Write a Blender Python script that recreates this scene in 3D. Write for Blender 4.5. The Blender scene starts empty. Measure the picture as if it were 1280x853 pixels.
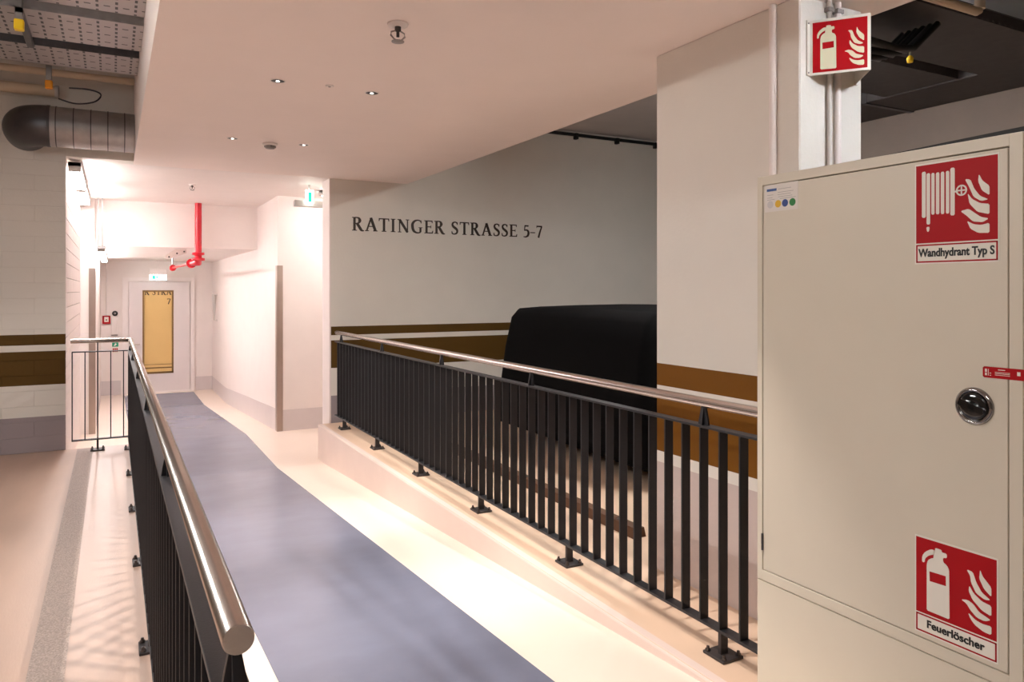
import bpy, math, random
from mathutils import Vector, Matrix
random.seed(7)
scene = bpy.context.scene
COL = scene.collection

# ---------------------------------------------------------------- camera
F_PX, U0, HOR = 929.0, 141.0, 363.0
YAW = math.atan((640 - U0) / F_PX)
cam = bpy.data.cameras.new('camera')
cam.sensor_width = 36.0
cam.sensor_fit = 'HORIZONTAL'
cam.lens = F_PX / 1280 * 36
cam.shift_y = -(426.5 - HOR) / 1280
cam.clip_start = 0.02
cam_o = bpy.data.objects.new('camera', cam)
cam_o.location = (0, 0, 1.5)
cam_o.rotation_euler = (math.pi / 2, 0, -YAW)
COL.objects.link(cam_o)
scene.camera = cam_o

# ---------------------------------------------------------------- world, exposure
world = bpy.data.worlds.new('world')
scene.world = world
world.use_nodes = True
world.node_tree.nodes['Background'].inputs[0].default_value = (0.5, 0.5, 0.5, 1)
world.node_tree.nodes['Background'].inputs[1].default_value = 0.02
scene.view_settings.view_transform = 'Standard'
scene.view_settings.look = 'None'
scene.view_settings.gamma = 1.0
scene.view_settings.exposure = 0.34
scene.view_settings.use_curve_mapping = False
scene.cycles.max_bounces = 12
scene.cycles.diffuse_bounces = 5
scene.cycles.use_light_tree = False

# lamp strengths (used by the lamp builders below; pillar, rear and bay are added fill)
DOWNLIGHT_W = 115.0
DOWNLIGHT_COL = (1.0, 0.92, 0.87)
CORRIDOR_E = 43.0
PENDANT_E = 42.0
CORRIDOR_COL = (1.0, 0.97, 0.98)
PILLAR_FILL_E = 76.0
PILLAR_FILL_COL = (0.93, 1.0, 1.08)
LEFT_LAMP_E = 128.0
REAR_FILL_E = 78.0
BAY_FILL_E = 172.0
GARAGE_COL = (1.0, 1.0, 0.98)


# ---------------------------------------------------------------- helpers
def lin(r, g, b):
    f = lambda c: (c / 255) / 12.92 if c / 255 <= 0.04045 else ((c / 255 + 0.055) / 1.055) ** 2.4
    return (f(r), f(g), f(b), 1.0)


def mat(name, col, rough=0.5, metal=0.0, var=0.0, scale=8.0, bump=0.0, bscale=60.0, spec=0.5,
        emit=None, estr=0.0, stretch=None, coat=0.0):
    m = bpy.data.materials.new(name)
    m.use_nodes = True
    nt = m.node_tree
    b = nt.nodes['Principled BSDF']
    b.inputs['Base Color'].default_value = col
    b.inputs['Roughness'].default_value = rough
    b.inputs['Metallic'].default_value = metal
    b.inputs['Specular IOR Level'].default_value = spec
    b.inputs['Coat Weight'].default_value = coat
    tc = nt.nodes.new('ShaderNodeNewGeometry')
    src = tc.outputs['Position']
    if stretch:
        mp = nt.nodes.new('ShaderNodeMapping')
        mp.inputs['Scale'].default_value = stretch
        nt.links.new(src, mp.inputs['Vector'])
        src = mp.outputs['Vector']
    if var > 0:
        n = nt.nodes.new('ShaderNodeTexNoise')
        n.inputs['Scale'].default_value = scale
        n.inputs['Detail'].default_value = 5
        nt.links.new(src, n.inputs['Vector'])
        hsv = nt.nodes.new('ShaderNodeHueSaturation')
        hsv.inputs['Color'].default_value = col
        mr = nt.nodes.new('ShaderNodeMapRange')
        mr.inputs['From Min'].default_value = 0.25
        mr.inputs['From Max'].default_value = 0.75
        mr.inputs['To Min'].default_value = 1 - var
        mr.inputs['To Max'].default_value = 1 + var
        nt.links.new(n.outputs['Fac'], mr.inputs['Value'])
        nt.links.new(mr.outputs['Result'], hsv.inputs['Value'])
        nt.links.new(hsv.outputs['Color'], b.inputs['Base Color'])
    if bump > 0:
        n2 = nt.nodes.new('ShaderNodeTexNoise')
        n2.inputs['Scale'].default_value = bscale
        n2.inputs['Detail'].default_value = 4
        nt.links.new(src, n2.inputs['Vector'])
        bp = nt.nodes.new('ShaderNodeBump')
        bp.inputs['Strength'].default_value = bump
        bp.inputs['Distance'].default_value = 0.01
        nt.links.new(n2.outputs['Fac'], bp.inputs['Height'])
        nt.links.new(bp.outputs['Normal'], b.inputs['Normal'])
    if emit:
        b.inputs['Emission Color'].default_value = emit
        b.inputs['Emission Strength'].default_value = estr
    return m


def banded(name, base, stops, rough=0.6, bump=0.12, metal_band=0.25):
    """wall paint whose colour changes with height: stops = [(z, colour), ...] from the floor up"""
    m = mat(name, base, rough, bump=bump, bscale=45.0, spec=0.2)
    nt = m.node_tree
    b = nt.nodes['Principled BSDF']
    g = nt.nodes.new('ShaderNodeNewGeometry')
    s = nt.nodes.new('ShaderNodeSeparateXYZ')
    nt.links.new(g.outputs['Position'], s.inputs[0])
    mr = nt.nodes.new('ShaderNodeMapRange')
    mr.inputs['From Min'].default_value = -1
    mr.inputs['From Max'].default_value = 4
    nt.links.new(s.outputs['Z'], mr.inputs['Value'])
    r = nt.nodes.new('ShaderNodeValToRGB')
    r.color_ramp.interpolation = 'CONSTANT'
    el = r.color_ramp.elements
    el[0].position = 0
    el[0].color = stops[0][1]
    el.remove(el[1])
    for z, c in stops[1:]:
        e = el.new((z + 1) / 5)
        e.color = c
    nt.links.new(mr.outputs['Result'], r.inputs['Fac'])
    n = nt.nodes.new('ShaderNodeTexNoise')
    n.inputs['Scale'].default_value = 3.0
    n.inputs['Detail'].default_value = 6
    nt.links.new(g.outputs['Position'], n.inputs['Vector'])
    m2 = nt.nodes.new('ShaderNodeMapRange')
    m2.inputs['From Min'].default_value = 0.3
    m2.inputs['From Max'].default_value = 0.7
    m2.inputs['To Min'].default_value = 0.98
    m2.inputs['To Max'].default_value = 1.015
    nt.links.new(n.outputs['Fac'], m2.inputs['Value'])
    h = nt.nodes.new('ShaderNodeHueSaturation')
    nt.links.new(m2.outputs['Result'], h.inputs['Value'])
    nt.links.new(r.outputs['Color'], h.inputs['Color'])
    nt.links.new(h.outputs['Color'], b.inputs['Base Color'])
    return m


class MB:
    """collects shapes; build() links them as one mesh object"""
    def __init__(s):
        s.v, s.f, s.smooth = [], [], []

    def add(s, vs, fs, smooth=False):
        o = len(s.v)
        s.v += [tuple(p) for p in vs]
        s.f += [tuple(i + o for i in f) for f in fs]
        s.smooth += [smooth] * len(fs)
        return s

    def box(s, x0, x1, y0, y1, z0, z1):
        vs = [(x, y, z) for x in (x0, x1) for y in (y0, y1) for z in (z0, z1)]
        return s.add(vs, [(0, 1, 3, 2), (4, 6, 7, 5), (0, 4, 5, 1), (2, 3, 7, 6), (0, 2, 6, 4), (1, 5, 7, 3)])

    def cbox(s, x0, x1, y0, y1, z0, z1, c):
        """box with chamfered vertical/horizontal edges (outer shape kept)"""
        vs, fs = [], []
        X, Y, Z = (x0, x1), (y0, y1), (z0, z1)
        idx = {}
        for i in (0, 1):
            for j in (0, 1):
                for k in (0, 1):
                    sx, sy, sz = (1, -1)[i], (1, -1)[j], (1, -1)[k]
                    for a in range(3):
                        p = [X[i] + sx * c, Y[j] + sy * c, Z[k] + sz * c]
                        p[a] = (X[i], Y[j], Z[k])[a]
                        idx[i, j, k, a] = len(vs)
                        vs.append(p)
        for a in range(3):
            o = [q for q in range(3) if q != a]
            for e in (0, 1):
                q = []
                for m_, n_ in ((0, 0), (1, 0), (1, 1), (0, 1)):
                    t = [0, 0, 0]
                    t[a] = e
                    t[o[0]], t[o[1]] = m_, n_
                    q.append(idx[t[0], t[1], t[2], a])
                fs.append(q)
        for a in range(3):
            o = [q for q in range(3) if q != a]
            for m_ in (0, 1):
                for n_ in (0, 1):
                    q = []
                    for e, w in ((0, 0), (1, 0), (1, 1), (0, 1)):
                        t = [0, 0, 0]
                        t[a] = e
                        t[o[0]], t[o[1]] = m_, n_
                        q.append(idx[t[0], t[1], t[2], o[w]])
                    fs.append(q)
        for i in (0, 1):
            for j in (0, 1):
                for k in (0, 1):
                    fs.append([idx[i, j, k, a] for a in range(3)])
        return s.add(vs, fs)

    def tube(s, pts, r, n=16, caps=True, smooth=True):
        pts = [Vector(p) for p in pts]
        rs = r if isinstance(r, (list, tuple)) else [r] * len(pts)
        vs, fs = [], []
        up = Vector((0, 0, 1))
        for i, p in enumerate(pts):
            d = (pts[min(i + 1, len(pts) - 1)] - pts[max(i - 1, 0)]).normalized()
            u = up if abs(d.dot(up)) < 0.95 else Vector((0, 1, 0))
            a = d.cross(u).normalized()
            b = a.cross(d).normalized()
            k = 1.0
            if 0 < i < len(pts) - 1:
                d0 = (pts[i] - pts[i - 1]).normalized()
                c = max(0.3, d0.dot(d))
                k = 1 / c if c < 0.999 else 1.0
                if k > 1.02:
                    nrm = (d0 - d * d0.dot(d))
                    nrm = nrm.normalized() if nrm.length > 1e-6 else a
            for j in range(n):
                t = 2 * math.pi * j / n
                off = a * math.cos(t) + b * math.sin(t)
                if k > 1.02:
                    off = off + nrm * (off.dot(nrm)) * (k - 1)
                vs.append(p + off * rs[i])
        for i in range(len(pts) - 1):
            for j in range(n):
                fs.append((i * n + j, i * n + (j + 1) % n, (i + 1) * n + (j + 1) % n, (i + 1) * n + j))
        s.add(vs, fs, smooth)
        if caps:
            s.add(vs[:n], [tuple(range(n))[::-1]])
            s.add(vs[-n:], [tuple(range(n))])
        return s

    def lathe(s, prof, M=None, n=24, smooth=True):
        """prof = [(r, h)] turned round local Z, moved by matrix M"""
        M = M or Matrix()
        vs, fs = [], []
        for r, h in prof:
            for j in range(n):
                t = 2 * math.pi * j / n
                vs.append(M @ Vector((r * math.cos(t), r * math.sin(t), h)))
        for i in range(len(prof) - 1):
            for j in range(n):
                fs.append((i * n + j, i * n + (j + 1) % n, (i + 1) * n + (j + 1) % n, (i + 1) * n + j))
        s.add(vs, fs, smooth)
        if prof[0][0] > 1e-5:
            s.add(vs[:n], [tuple(range(n))[::-1]])
        if prof[-1][0] > 1e-5:
            s.add(vs[-n:], [tuple(range(n))])
        return s

    def prism(s, poly, M, t):
        """flat outline (u, v) laid out by M (local x, y; thickness t along local z)"""
        a = sum(poly[i][0] * poly[(i + 1) % len(poly)][1] - poly[(i + 1) % len(poly)][0] * poly[i][1] for i in range(len(poly)))
        if a < 0:
            poly = poly[::-1]
        n = len(poly)
        vs = [M @ Vector((p[0], p[1], 0)) for p in poly] + [M @ Vector((p[0], p[1], t)) for p in poly]
        fs = [tuple(range(n))[::-1], tuple(range(n, 2 * n))]
        fs += [(i, (i + 1) % n, n + (i + 1) % n, n + i) for i in range(n)]
        return s.add(vs, fs)

    def build(s, name, m, parent=None, loc=None):
        me = bpy.data.meshes.new(name)
        me.from_pydata(s.v, [], s.f)
        me.polygons.foreach_set('use_smooth', s.smooth)
        me.materials.append(m)
        me.update()
        o = bpy.data.objects.new(name, me)
        COL.objects.link(o)
        if parent:
            o.parent = parent
        if loc:
            o.location = loc
        return o


def share(name, src, parent, loc, rotz=0):
    o = bpy.data.objects.new(name, src.data)
    COL.objects.link(o)
    o.parent = parent
    o.location = loc
    o.rotation_euler = (0, 0, rotz)
    return o


def tag(o, label, cat, group=None):
    o['label'] = label
    o['category'] = cat
    if group:
        o['group'] = group
    return o


def thing(name, label, cat, loc=(0, 0, 0), group=None):
    o = bpy.data.objects.new(name, None)
    o.empty_display_size = 0.1
    COL.objects.link(o)
    o.location = loc
    return tag(o, label, cat, group)


def struct(name, mb, m, parent=None, label=None):
    o = mb.build(name, m, parent)
    o['kind'] = 'structure'
    if label:
        o['label'] = label
    return o


def aim(loc, d):
    """matrix with local Z along d"""
    return Matrix.Translation(loc) @ Vector(d).to_track_quat('Z', 'Y').to_matrix().to_4x4()


def frame(o, u, v):
    """matrix: origin o, local x along u, local y along v, local z = u x v"""
    u, v = Vector(u), Vector(v)
    w = u.cross(v)
    return Matrix(((u.x, v.x, w.x, o[0]), (u.y, v.y, w.y, o[1]), (u.z, v.z, w.z, o[2]), (0, 0, 0, 1)))


def chaikin(p, k=2, lim=0.0035):
    for _ in range(k):
        q = []
        for i in range(len(p)):
            a, b = p[i], p[(i + 1) % len(p)]
            t = min(0.22, lim / max(math.dist(a, b), 1e-6))
            q += [(a[0] + (b[0] - a[0]) * t, a[1] + (b[1] - a[1]) * t), (b[0] + (a[0] - b[0]) * t, b[1] + (a[1] - b[1]) * t)]
        p = q
    return p


def text_mesh(name, body, size, m, parent, M, bold=0.0, xs=1.0, ext=0.0006, align='CENTER'):
    c = bpy.data.curves.new(name, 'FONT')
    c.body = body
    c.size = size
    c.offset = bold
    c.extrude = ext
    c.align_x = align
    c.align_y = 'CENTER'
    c.resolution_u = 4
    t = bpy.data.objects.new(name, c)
    COL.objects.link(t)
    dg = bpy.context.evaluated_depsgraph_get()
    dg.update()
    me = bpy.data.meshes.new_from_object(t.evaluated_get(dg))
    bpy.data.objects.remove(t)
    me.transform(M @ Matrix.Diagonal((xs, 1, 1, 1)))
    me.materials.clear()
    me.materials.append(m)
    me.name = name
    o = bpy.data.objects.new(name, me)
    COL.objects.link(o)
    o.parent = parent
    return o


# ---------------------------------------------------------------- materials
WHITE = lin(230, 224, 215)
BROWN = lin(120, 76, 16)
BROWN_DARK = lin(88, 62, 18)
SOCLE = lin(158, 146, 148)  # plinth grey, darkened to carry the shade of a parked car
M = {}
M['stripe_wall'] = banded('painted_blockwork', WHITE, [(-1, SOCLE), (0.31, WHITE), (0.603, BROWN_DARK), (0.927, WHITE), (0.99, BROWN_DARK), (1.086, WHITE)])
M['text_wall'] = banded('painted_plaster', WHITE, [(-1, SOCLE), (0.30, WHITE), (0.605, BROWN_DARK), (0.93, WHITE), (0.985, BROWN_DARK), (1.08, WHITE)])
M['pillar'] = banded('painted_concrete', WHITE, [(-1, lin(205, 188, 182)), (0.575, WHITE), (0.64, BROWN), (0.925, WHITE), (0.985, BROWN), (1.10, WHITE)])
M['white'] = mat('white_paint', lin(237, 226, 220), 0.55, var=0.02, scale=4, bump=0.05)
M['corr_block'] = mat('white_painted_block', lin(234, 222, 216), 0.55, var=0.03, scale=9, bump=0.15)
M['mortar'] = mat('mortar', lin(176, 165, 158), 0.9, var=0.05, bump=0.2)
M['mortar_dim'] = banded('joint_paint', WHITE, [(-1, lin(165, 155, 155)), (0.31, lin(216, 209, 200)), (0.603, lin(78, 54, 15)), (0.927, lin(216, 209, 200)), (0.99, lin(78, 54, 15)), (1.086, lin(216, 209, 200))])
M['ceil'] = mat('soffit_paint', lin(245, 230, 222), 0.7, var=0.015, scale=3, bump=0.04, bscale=25)
M['conc'] = mat('bare_concrete', lin(150, 138, 126), 0.8, var=0.1, scale=3, bump=0.15, bscale=30)
M['ceil_garage'] = mat('grey_ceiling_concrete', lin(196, 190, 188), 0.85, var=0.06, scale=2, bump=0.15, bscale=30)
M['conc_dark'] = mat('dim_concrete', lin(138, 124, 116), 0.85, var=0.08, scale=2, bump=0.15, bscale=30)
M['deck'] = mat('beige_deck_coating', lin(222, 192, 166), 0.5, var=0.07, scale=2.2, bump=0.05, bscale=120)
M['deck_left'] = mat('beige_lane_coating', lin(188, 158, 140), 0.38, var=0.08, scale=2.0, bump=0.06, bscale=40, stretch=(3, 0.6, 1))
M['speckle'] = mat('speckled_grey_coating', lin(177, 158, 147), 0.6, var=0.4, scale=140, bump=0.5, bscale=160)
M['ramp'] = mat('white_ramp_coating', lin(236, 219, 204), 0.35, var=0.02, scale=2, bump=0.03, bscale=60)
M['blue'] = mat('blue_grey_coating', lin(115, 118, 135), 0.27, var=0.08, scale=2.5, bump=0.02, bscale=35, stretch=(1, 1.4, 1))
M['kerb'] = mat('kerb_paint', lin(226, 206, 196), 0.5, var=0.03, scale=4, bump=0.05)
M['baseb'] = mat('grey_plinth_paint', lin(212, 201, 199), 0.4, var=0.02)
M['steel'] = mat('brushed_steel', lin(202, 192, 184), 0.26, metal=1.0, var=0.05, scale=6, stretch=(60, 1, 60))
M['guard'] = mat('corner_guard_steel', lin(176, 160, 150), 0.35, metal=0.9, var=0.04, scale=5)
M['rail'] = mat('anthracite_powder_coat', lin(31, 30, 33), 0.45, var=0.05, scale=20, bump=0.05, bscale=200)
M['plate'] = mat('anthracite_foot_plate', lin(50, 44, 44), 0.5, var=0.08, scale=30)
M['bolt'] = mat('bolt_steel', lin(90, 84, 82), 0.35, metal=0.9)
M['cab'] = mat('cream_powder_coat', lin(214, 204, 186), 0.42, var=0.015, scale=6, bump=0.03, bscale=300)
M['gap'] = mat('gap_shade_paint', lin(40, 32, 26), 0.8)
M['red'] = mat('sign_red', lin(168, 6, 18), 0.5, var=0.02, spec=0.2)
M['redpipe'] = mat('red_pipe_lacquer', lin(196, 20, 38), 0.35, var=0.03)
M['sign_white'] = mat('sign_white', lin(232, 226, 214), 0.45, var=0.02)
M['glow_white'] = mat('afterglow_film', lin(222, 220, 190), 0.45, var=0.02)
M['ink'] = mat('black_print', lin(24, 22, 22), 0.5)
M['letter'] = mat('bronze_lettering', lin(52, 34, 18), 0.5, var=0.05)
M['black_plastic'] = mat('black_gloss_plastic', lin(14, 13, 14), 0.12, coat=0.5)
M['chrome'] = mat('chrome', lin(150, 148, 148), 0.12, metal=1.0)
M['cover'] = mat('black_fabric_cover', lin(9, 8, 9), 0.95, spec=0.1, var=0.2, scale=20)
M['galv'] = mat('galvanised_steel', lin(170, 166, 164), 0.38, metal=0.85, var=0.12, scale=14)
M['galv_dark'] = mat('dark_steel', lin(92, 90, 92), 0.4, metal=0.85, var=0.12, scale=10)  # darker steel tone for elbow, seams and small fittings
M['tray_dark'] = mat('dark_tray', lin(70, 66, 66), 0.6, metal=0.4, var=0.15, scale=12)
M['yellow'] = mat('yellow_cap', lin(236, 196, 20), 0.5)
M['amber'] = mat('amber_cap', lin(220, 140, 20), 0.5)
M['pipe_beige'] = mat('beige_pipe', lin(206, 186, 160), 0.5, var=0.03)
M['black_rod'] = mat('black_rod', lin(16, 15, 15), 0.6)
M['brown_rubber'] = mat('brown_wheel_stop', lin(92, 60, 38), 0.7, var=0.1)
M['gold'] = mat('gold_frosted_glass', lin(222, 186, 120), 0.35, var=0.03, scale=2)
M['doorleaf'] = mat('door_lacquer', lin(228, 218, 216), 0.4, var=0.01)
M['frame_paint'] = mat('door_frame_lacquer', lin(240, 230, 226), 0.4, var=0.01)
M['brass'] = mat('dull_brass_bead', lin(140, 110, 70), 0.4, metal=0.6)
M['green'] = mat('sign_green', lin(20, 150, 110), 0.5)
M['exit_glow'] = mat('lit_exit_panel', lin(240, 250, 245), 0.4, emit=(0.85, 1.0, 0.95, 1), estr=6.0)
M['exit_green'] = mat('lit_exit_green', lin(20, 170, 120), 0.4, emit=(0.02, 0.75, 0.45, 1), estr=1.0)
M['lampbody'] = mat('lamp_housing', lin(205, 198, 192), 0.5, var=0.02)
M['corr_tube'] = mat('lit_corridor_diffuser', (1, 1, 1, 1), 0.5, emit=(*CORRIDOR_COL, 1), estr=CORRIDOR_E)
M['pend_tube'] = mat('lit_pendant_diffuser', (1, 1, 1, 1), 0.5, emit=(*CORRIDOR_COL, 1), estr=PENDANT_E)
M['pillar_fill'] = mat('pillar_fill_diffuser', (1, 1, 1, 1), 0.5, emit=(*PILLAR_FILL_COL, 1), estr=PILLAR_FILL_E)
M['rear_fill'] = mat('rear_fill_diffuser', (1, 1, 1, 1), 0.5, emit=(*GARAGE_COL, 1), estr=REAR_FILL_E)
M['left_tube'] = mat('unseen_lane_diffuser', (1, 1, 1, 1), 0.5, emit=(*GARAGE_COL, 1), estr=LEFT_LAMP_E)
M['bay_fill'] = mat('bay_fill_diffuser', (1, 1, 1, 1), 0.5, emit=(*GARAGE_COL, 1), estr=BAY_FILL_E)
M['spot_hot'] = mat('lit_reflector', (1, 1, 1, 1), 0.3, emit=(1, 0.93, 0.86, 1), estr=4.0)
M['dark_cup'] = mat('dark_reflector_cup', lin(26, 20, 18), 0.3)
M['plastic_grey'] = mat('grey_plastic', lin(150, 142, 138), 0.5)

# cable tray underside: punched slots
m = mat('punched_galvanised_sheet', lin(176, 168, 166), 0.42, metal=0.7)
nt = m.node_tree
b = nt.nodes['Principled BSDF']
tc = nt.nodes.new('ShaderNodeTexCoord')
sp = nt.nodes.new('ShaderNodeSeparateXYZ')
nt.links.new(tc.outputs['Object'], sp.inputs[0])


def nmath(nt, op, a, c):
    n = nt.nodes.new('ShaderNodeMath')
    n.operation = op
    for i, q in enumerate((a, c)):
        if isinstance(q, (int, float)):
            n.inputs[i].default_value = q
        elif q is not None:
            nt.links.new(q, n.inputs[i])
    return n.outputs[0]


fx = nmath(nt, 'FRACT', nmath(nt, 'MULTIPLY', sp.outputs['X'], 1 / 0.105), None)
a1 = nmath(nt, 'LESS_THAN', nmath(nt, 'ABSOLUTE', nmath(nt, 'SUBTRACT', fx, 0.5), None), 0.075)
fy = nmath(nt, 'FRACT', nmath(nt, 'MULTIPLY', sp.outputs['Y'], 1 / 0.085), None)
a2 = nmath(nt, 'LESS_THAN', fy, 0.55)
slots = nmath(nt, 'MULTIPLY', a1, a2)
gx = nmath(nt, 'LESS_THAN', nmath(nt, 'ABSOLUTE', nmath(nt, 'SUBTRACT', nmath(nt, 'ABSOLUTE', nmath(nt, 'SUBTRACT', fx, 0.5), None), 0.5), None), 0.17)
gy = nmath(nt, 'LESS_THAN', nmath(nt, 'FRACT', nmath(nt, 'MULTIPLY', sp.outputs['Y'], 1 / 0.17), None), 0.10)
slots = nmath(nt, 'MAXIMUM', slots, nmath(nt, 'MULTIPLY', gx, gy))
mx = nt.nodes.new('ShaderNodeMixRGB')
mx.inputs[1].default_value = lin(176, 168, 166)
mx.inputs[2].default_value = lin(22, 18, 18)
nt.links.new(slots, mx.inputs[0])
nt.links.new(mx.outputs[0], b.inputs['Base Color'])
nt.links.new(nmath(nt, 'MULTIPLY', nmath(nt, 'SUBTRACT', 1.0, slots), 0.7), b.inputs['Metallic'])
M['punched'] = m


# ================================================================ THE SETTING
def zr(y):
    """height of the ramp / corridor floor"""
    if y < 1.72:
        return 0.0
    if y < 8.1:
        return -0.06 * (y - 1.72)
    if y < 10.2:
        return -0.383
    if y < 15.3:
        return -0.383 - 0.06 * (y - 10.2)
    return -0.689


def ribbon_floor(xl, xr, y0, y1, dz, thick, step=0.25):
    mb = MB()
    ys = [y0]
    y = y0
    br = [1.72, 8.1, 8.14, 10.2, 15.3]
    while y < y1 - 1e-6:
        ny = min(y + step, y1)
        for q in br:
            if y + 1e-6 < q < ny - 1e-6:
                ny = q
        ys.append(ny)
        y = ny
    vs, fs = [], []
    for y in ys:
        a, c, z = xl(y), xr(y), zr(y) + dz
        vs += [(a, y, z), (c, y, z), (a, y, z - thick), (c, y, z - thick)]
    for i in range(len(ys) - 1):
        k = 4 * i
        fs += [(k, k + 1, k + 5, k + 4), (k + 2, k + 6, k + 7, k + 3), (k, k + 4, k + 6, k + 2), (k + 1, k + 3, k + 7, k + 5)]
    e = 4 * (len(ys) - 1)
    fs += [(0, 2, 3, 1), (e, e + 1, e + 3, e + 2)]
    return mb.add(vs, fs)


X_DECK_R, X_DECK_L = 2.02, 0.20
floor = struct('floor', ribbon_floor(lambda y: X_DECK_L if y < 8.13 else -0.6, lambda y: X_DECK_R if y < 8.13 else 3.4, -4.0, 17.7, 0, 0.3), M['ramp'],
               label='white coated ramp floor running down the corridor')


def blue_left(y):
    if y < 8.3:
        return 0.59
    t = min(1.0, (y - 8.3) / 1.2)
    return 0.59 - 0.38 * (3 * t * t - 2 * t ** 3)


bs = ribbon_floor(blue_left, lambda y: 1.535, -4.0, 17.35, 0.003, 0.004).build('blue_walkway_strip', M['blue'], floor)
bs['label'] = 'blue grey coated walkway strip'
floor_r = struct('floor_right', MB().box(X_DECK_R + 0.006, 7.3, -4, 8.35, -0.9, 0), M['deck'], label='raised beige parking deck behind the right railing')
# kerb face with a small rounded nose
kv = MB()
prof = [(X_DECK_R + 0.006, -0.55), (X_DECK_R, -0.55), (X_DECK_R, -0.012), (X_DECK_R + 0.003, -0.004), (X_DECK_R + 0.010, 0.001), (X_DECK_R + 0.006, -0.01)]
kp = [(p[0], p[1]) for p in prof[:5]] + [(X_DECK_R + 0.05, 0.0012), (X_DECK_R + 0.05, -0.02), (X_DECK_R + 0.006, -0.02)]
kv.prism(kp, frame((0, 8.34, 0), (1, 0, 0), (0, 0, 1)), 12.3)
kerb = kv.build('kerb', M['kerb'], floor_r)
kerb['label'] = 'pale kerb face beside the ramp'
floor_l = struct('floor_left', MB().box(-6, X_DECK_L - 0.002, -4, 8.14, -0.9, 0), M['deck_left'], label='beige lane floor left of the ramp railing')
MB().box(-0.295, -0.165, -4, 8.1, -0.01, 0.002).build('speckled_strip', M['speckle'], floor_l)

# striped block wall at the end of the left lane
wall_left = struct('wall_left', MB().box(-6, -0.394, 8.144, 8.5, -1, 3.62), M['mortar_dim'], label='painted block wall with two brown bands')
CH = 0.1425
blk = None
LB = 0.5
nrows = 25
for r in range(nrows):
    z0 = r * CH
    for c in range(6):
        x1 = -0.39 - c * LB + (0.25 if r % 2 else 0)
        x0 = x1 - LB
        x1 = min(x1, -0.39)
        w = x1 - x0
        key = 'half' if w < LB - 1e-6 else 'full'
        if blk is None:
            blk = {}
        if key not in blk:
            o = MB().cbox(0.0008, w - 0.0008, 0, 0.03, 0.001, CH - 0.001, 0.0018).build('wall_block', M['stripe_wall'], wall_left)
            o.location = (x0, 8.14, z0)
            blk[key] = o
        else:
            share('wall_block', blk[key], wall_left, (x0, 8.14, z0))
MB().box(-0.394, 0.18, 8.142, 8.351, 2.76, 3.62).build('lintel', M['stripe_wall'], wall_left)

# corridor left wall of white painted blocks
wall_cl = struct('wall_corridor_left', MB().box(-0.7, -0.396, 8.5, 11.7, -1, 2.78), M['mortar'], label='white painted block wall of the corridor')
MB().box(-0.42, -0.396, 8.146, 8.5, -1, 2.78).build('wall_return', M['mortar'], wall_cl)
cb = {}
for r in range(23):
    z0 = -0.52 + r * CH
    y = 8.142
    first = True
    while y < 11.7 - 1e-6:
        L = 0.25 if (first and r % 2) else LB
        first = False
        L = round(min(L, 11.7 - y), 4)
        if L not in cb:
            o = MB().cbox(-0.03, 0, 0.003, L - 0.003, 0.003, CH - 0.003, 0.003).build('wall_block', M['corr_block'], wall_cl)
            o.location = (-0.39, y, z0)
            cb[L] = o
        else:
            share('wall_block', cb[L], wall_cl, (-0.39, y, z0))
        y += L
struct('wall_corridor_pier', MB().box(-0.7, -0.22, 11.702, 17.6, -1, 2.78), M['white'], label='smooth white pier and wall beyond the block wall')
struct('wall_corridor_right', MB().box(1.937, 2.3, 10.2, 17.6, -1, 2.78), M['white'], label='white right wall of the far corridor')
struct('wall_niche_back', MB().box(2.3, 3.4, 10.2, 10.5, -1, 2.78), M['white'], label='white wall at the back of the side niche')
struct('wall_niche_side', MB().box(3.2, 3.4, 8.66, 10.2, -1, 2.78), M['white'], label='white side wall of the niche')
struct('wall_end', MB().box(-0.7, 2.3, 17.6, 17.85, -1, 2.4), M['white'], label='white end wall around the far door')
struct('wall_back', MB().box(2.168, 7.5, 8.35, 8.66, -1, 3.62), M['text_wall'], label='plastered wall with brown bands carrying the lettering')
struct('wall_back_end', MB().box(2.150, 2.1675, 8.349, 8.66, -1, 2.76), M['white'], label='narrow white end of the lettered wall')
struct('wall_pillar', MB().cbox(2.58, 2.98, 2.21, 3.16, -0.02, 2.76, 0.006), M['pillar'], label='square pillar with brown bands beside the cabinet')
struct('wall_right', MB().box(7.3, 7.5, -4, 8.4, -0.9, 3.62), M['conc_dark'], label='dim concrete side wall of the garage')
struct('wall_far_left', MB().box(-6.2, -6, -4, 8.5, -0.9, 3.62), M['conc'], label='concrete side wall of the left lane')
struct('wall_rear', MB().box(-6.2, 7.5, -4.2, -4, -0.9, 3.62), M['conc'], label='concrete wall at the other end of the garage')
struct('ceiling', MB().box(-6.2, 7.5, -4.2, 8.66, 3.62, 3.8), M['ceil_garage'], label='bare garage ceiling')
struct('ceiling_soffit', MB().box(0.18, 3.07, -4, 8.349, 2.76, 3.62), M['ceil'], label='smooth lowered ceiling over the ramp')
struct('ceiling_corridor', MB().box(-0.7, 3.4, 8.352, 11.8, 2.76, 3.0), M['white'], label='corridor ceiling before the white beam')
struct('ceiling_beam', MB().box(-0.7, 2.3, 11.8, 17.85, 2.12, 3.0), M['white'], label='lowered white beam and ceiling over the far corridor')


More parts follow.
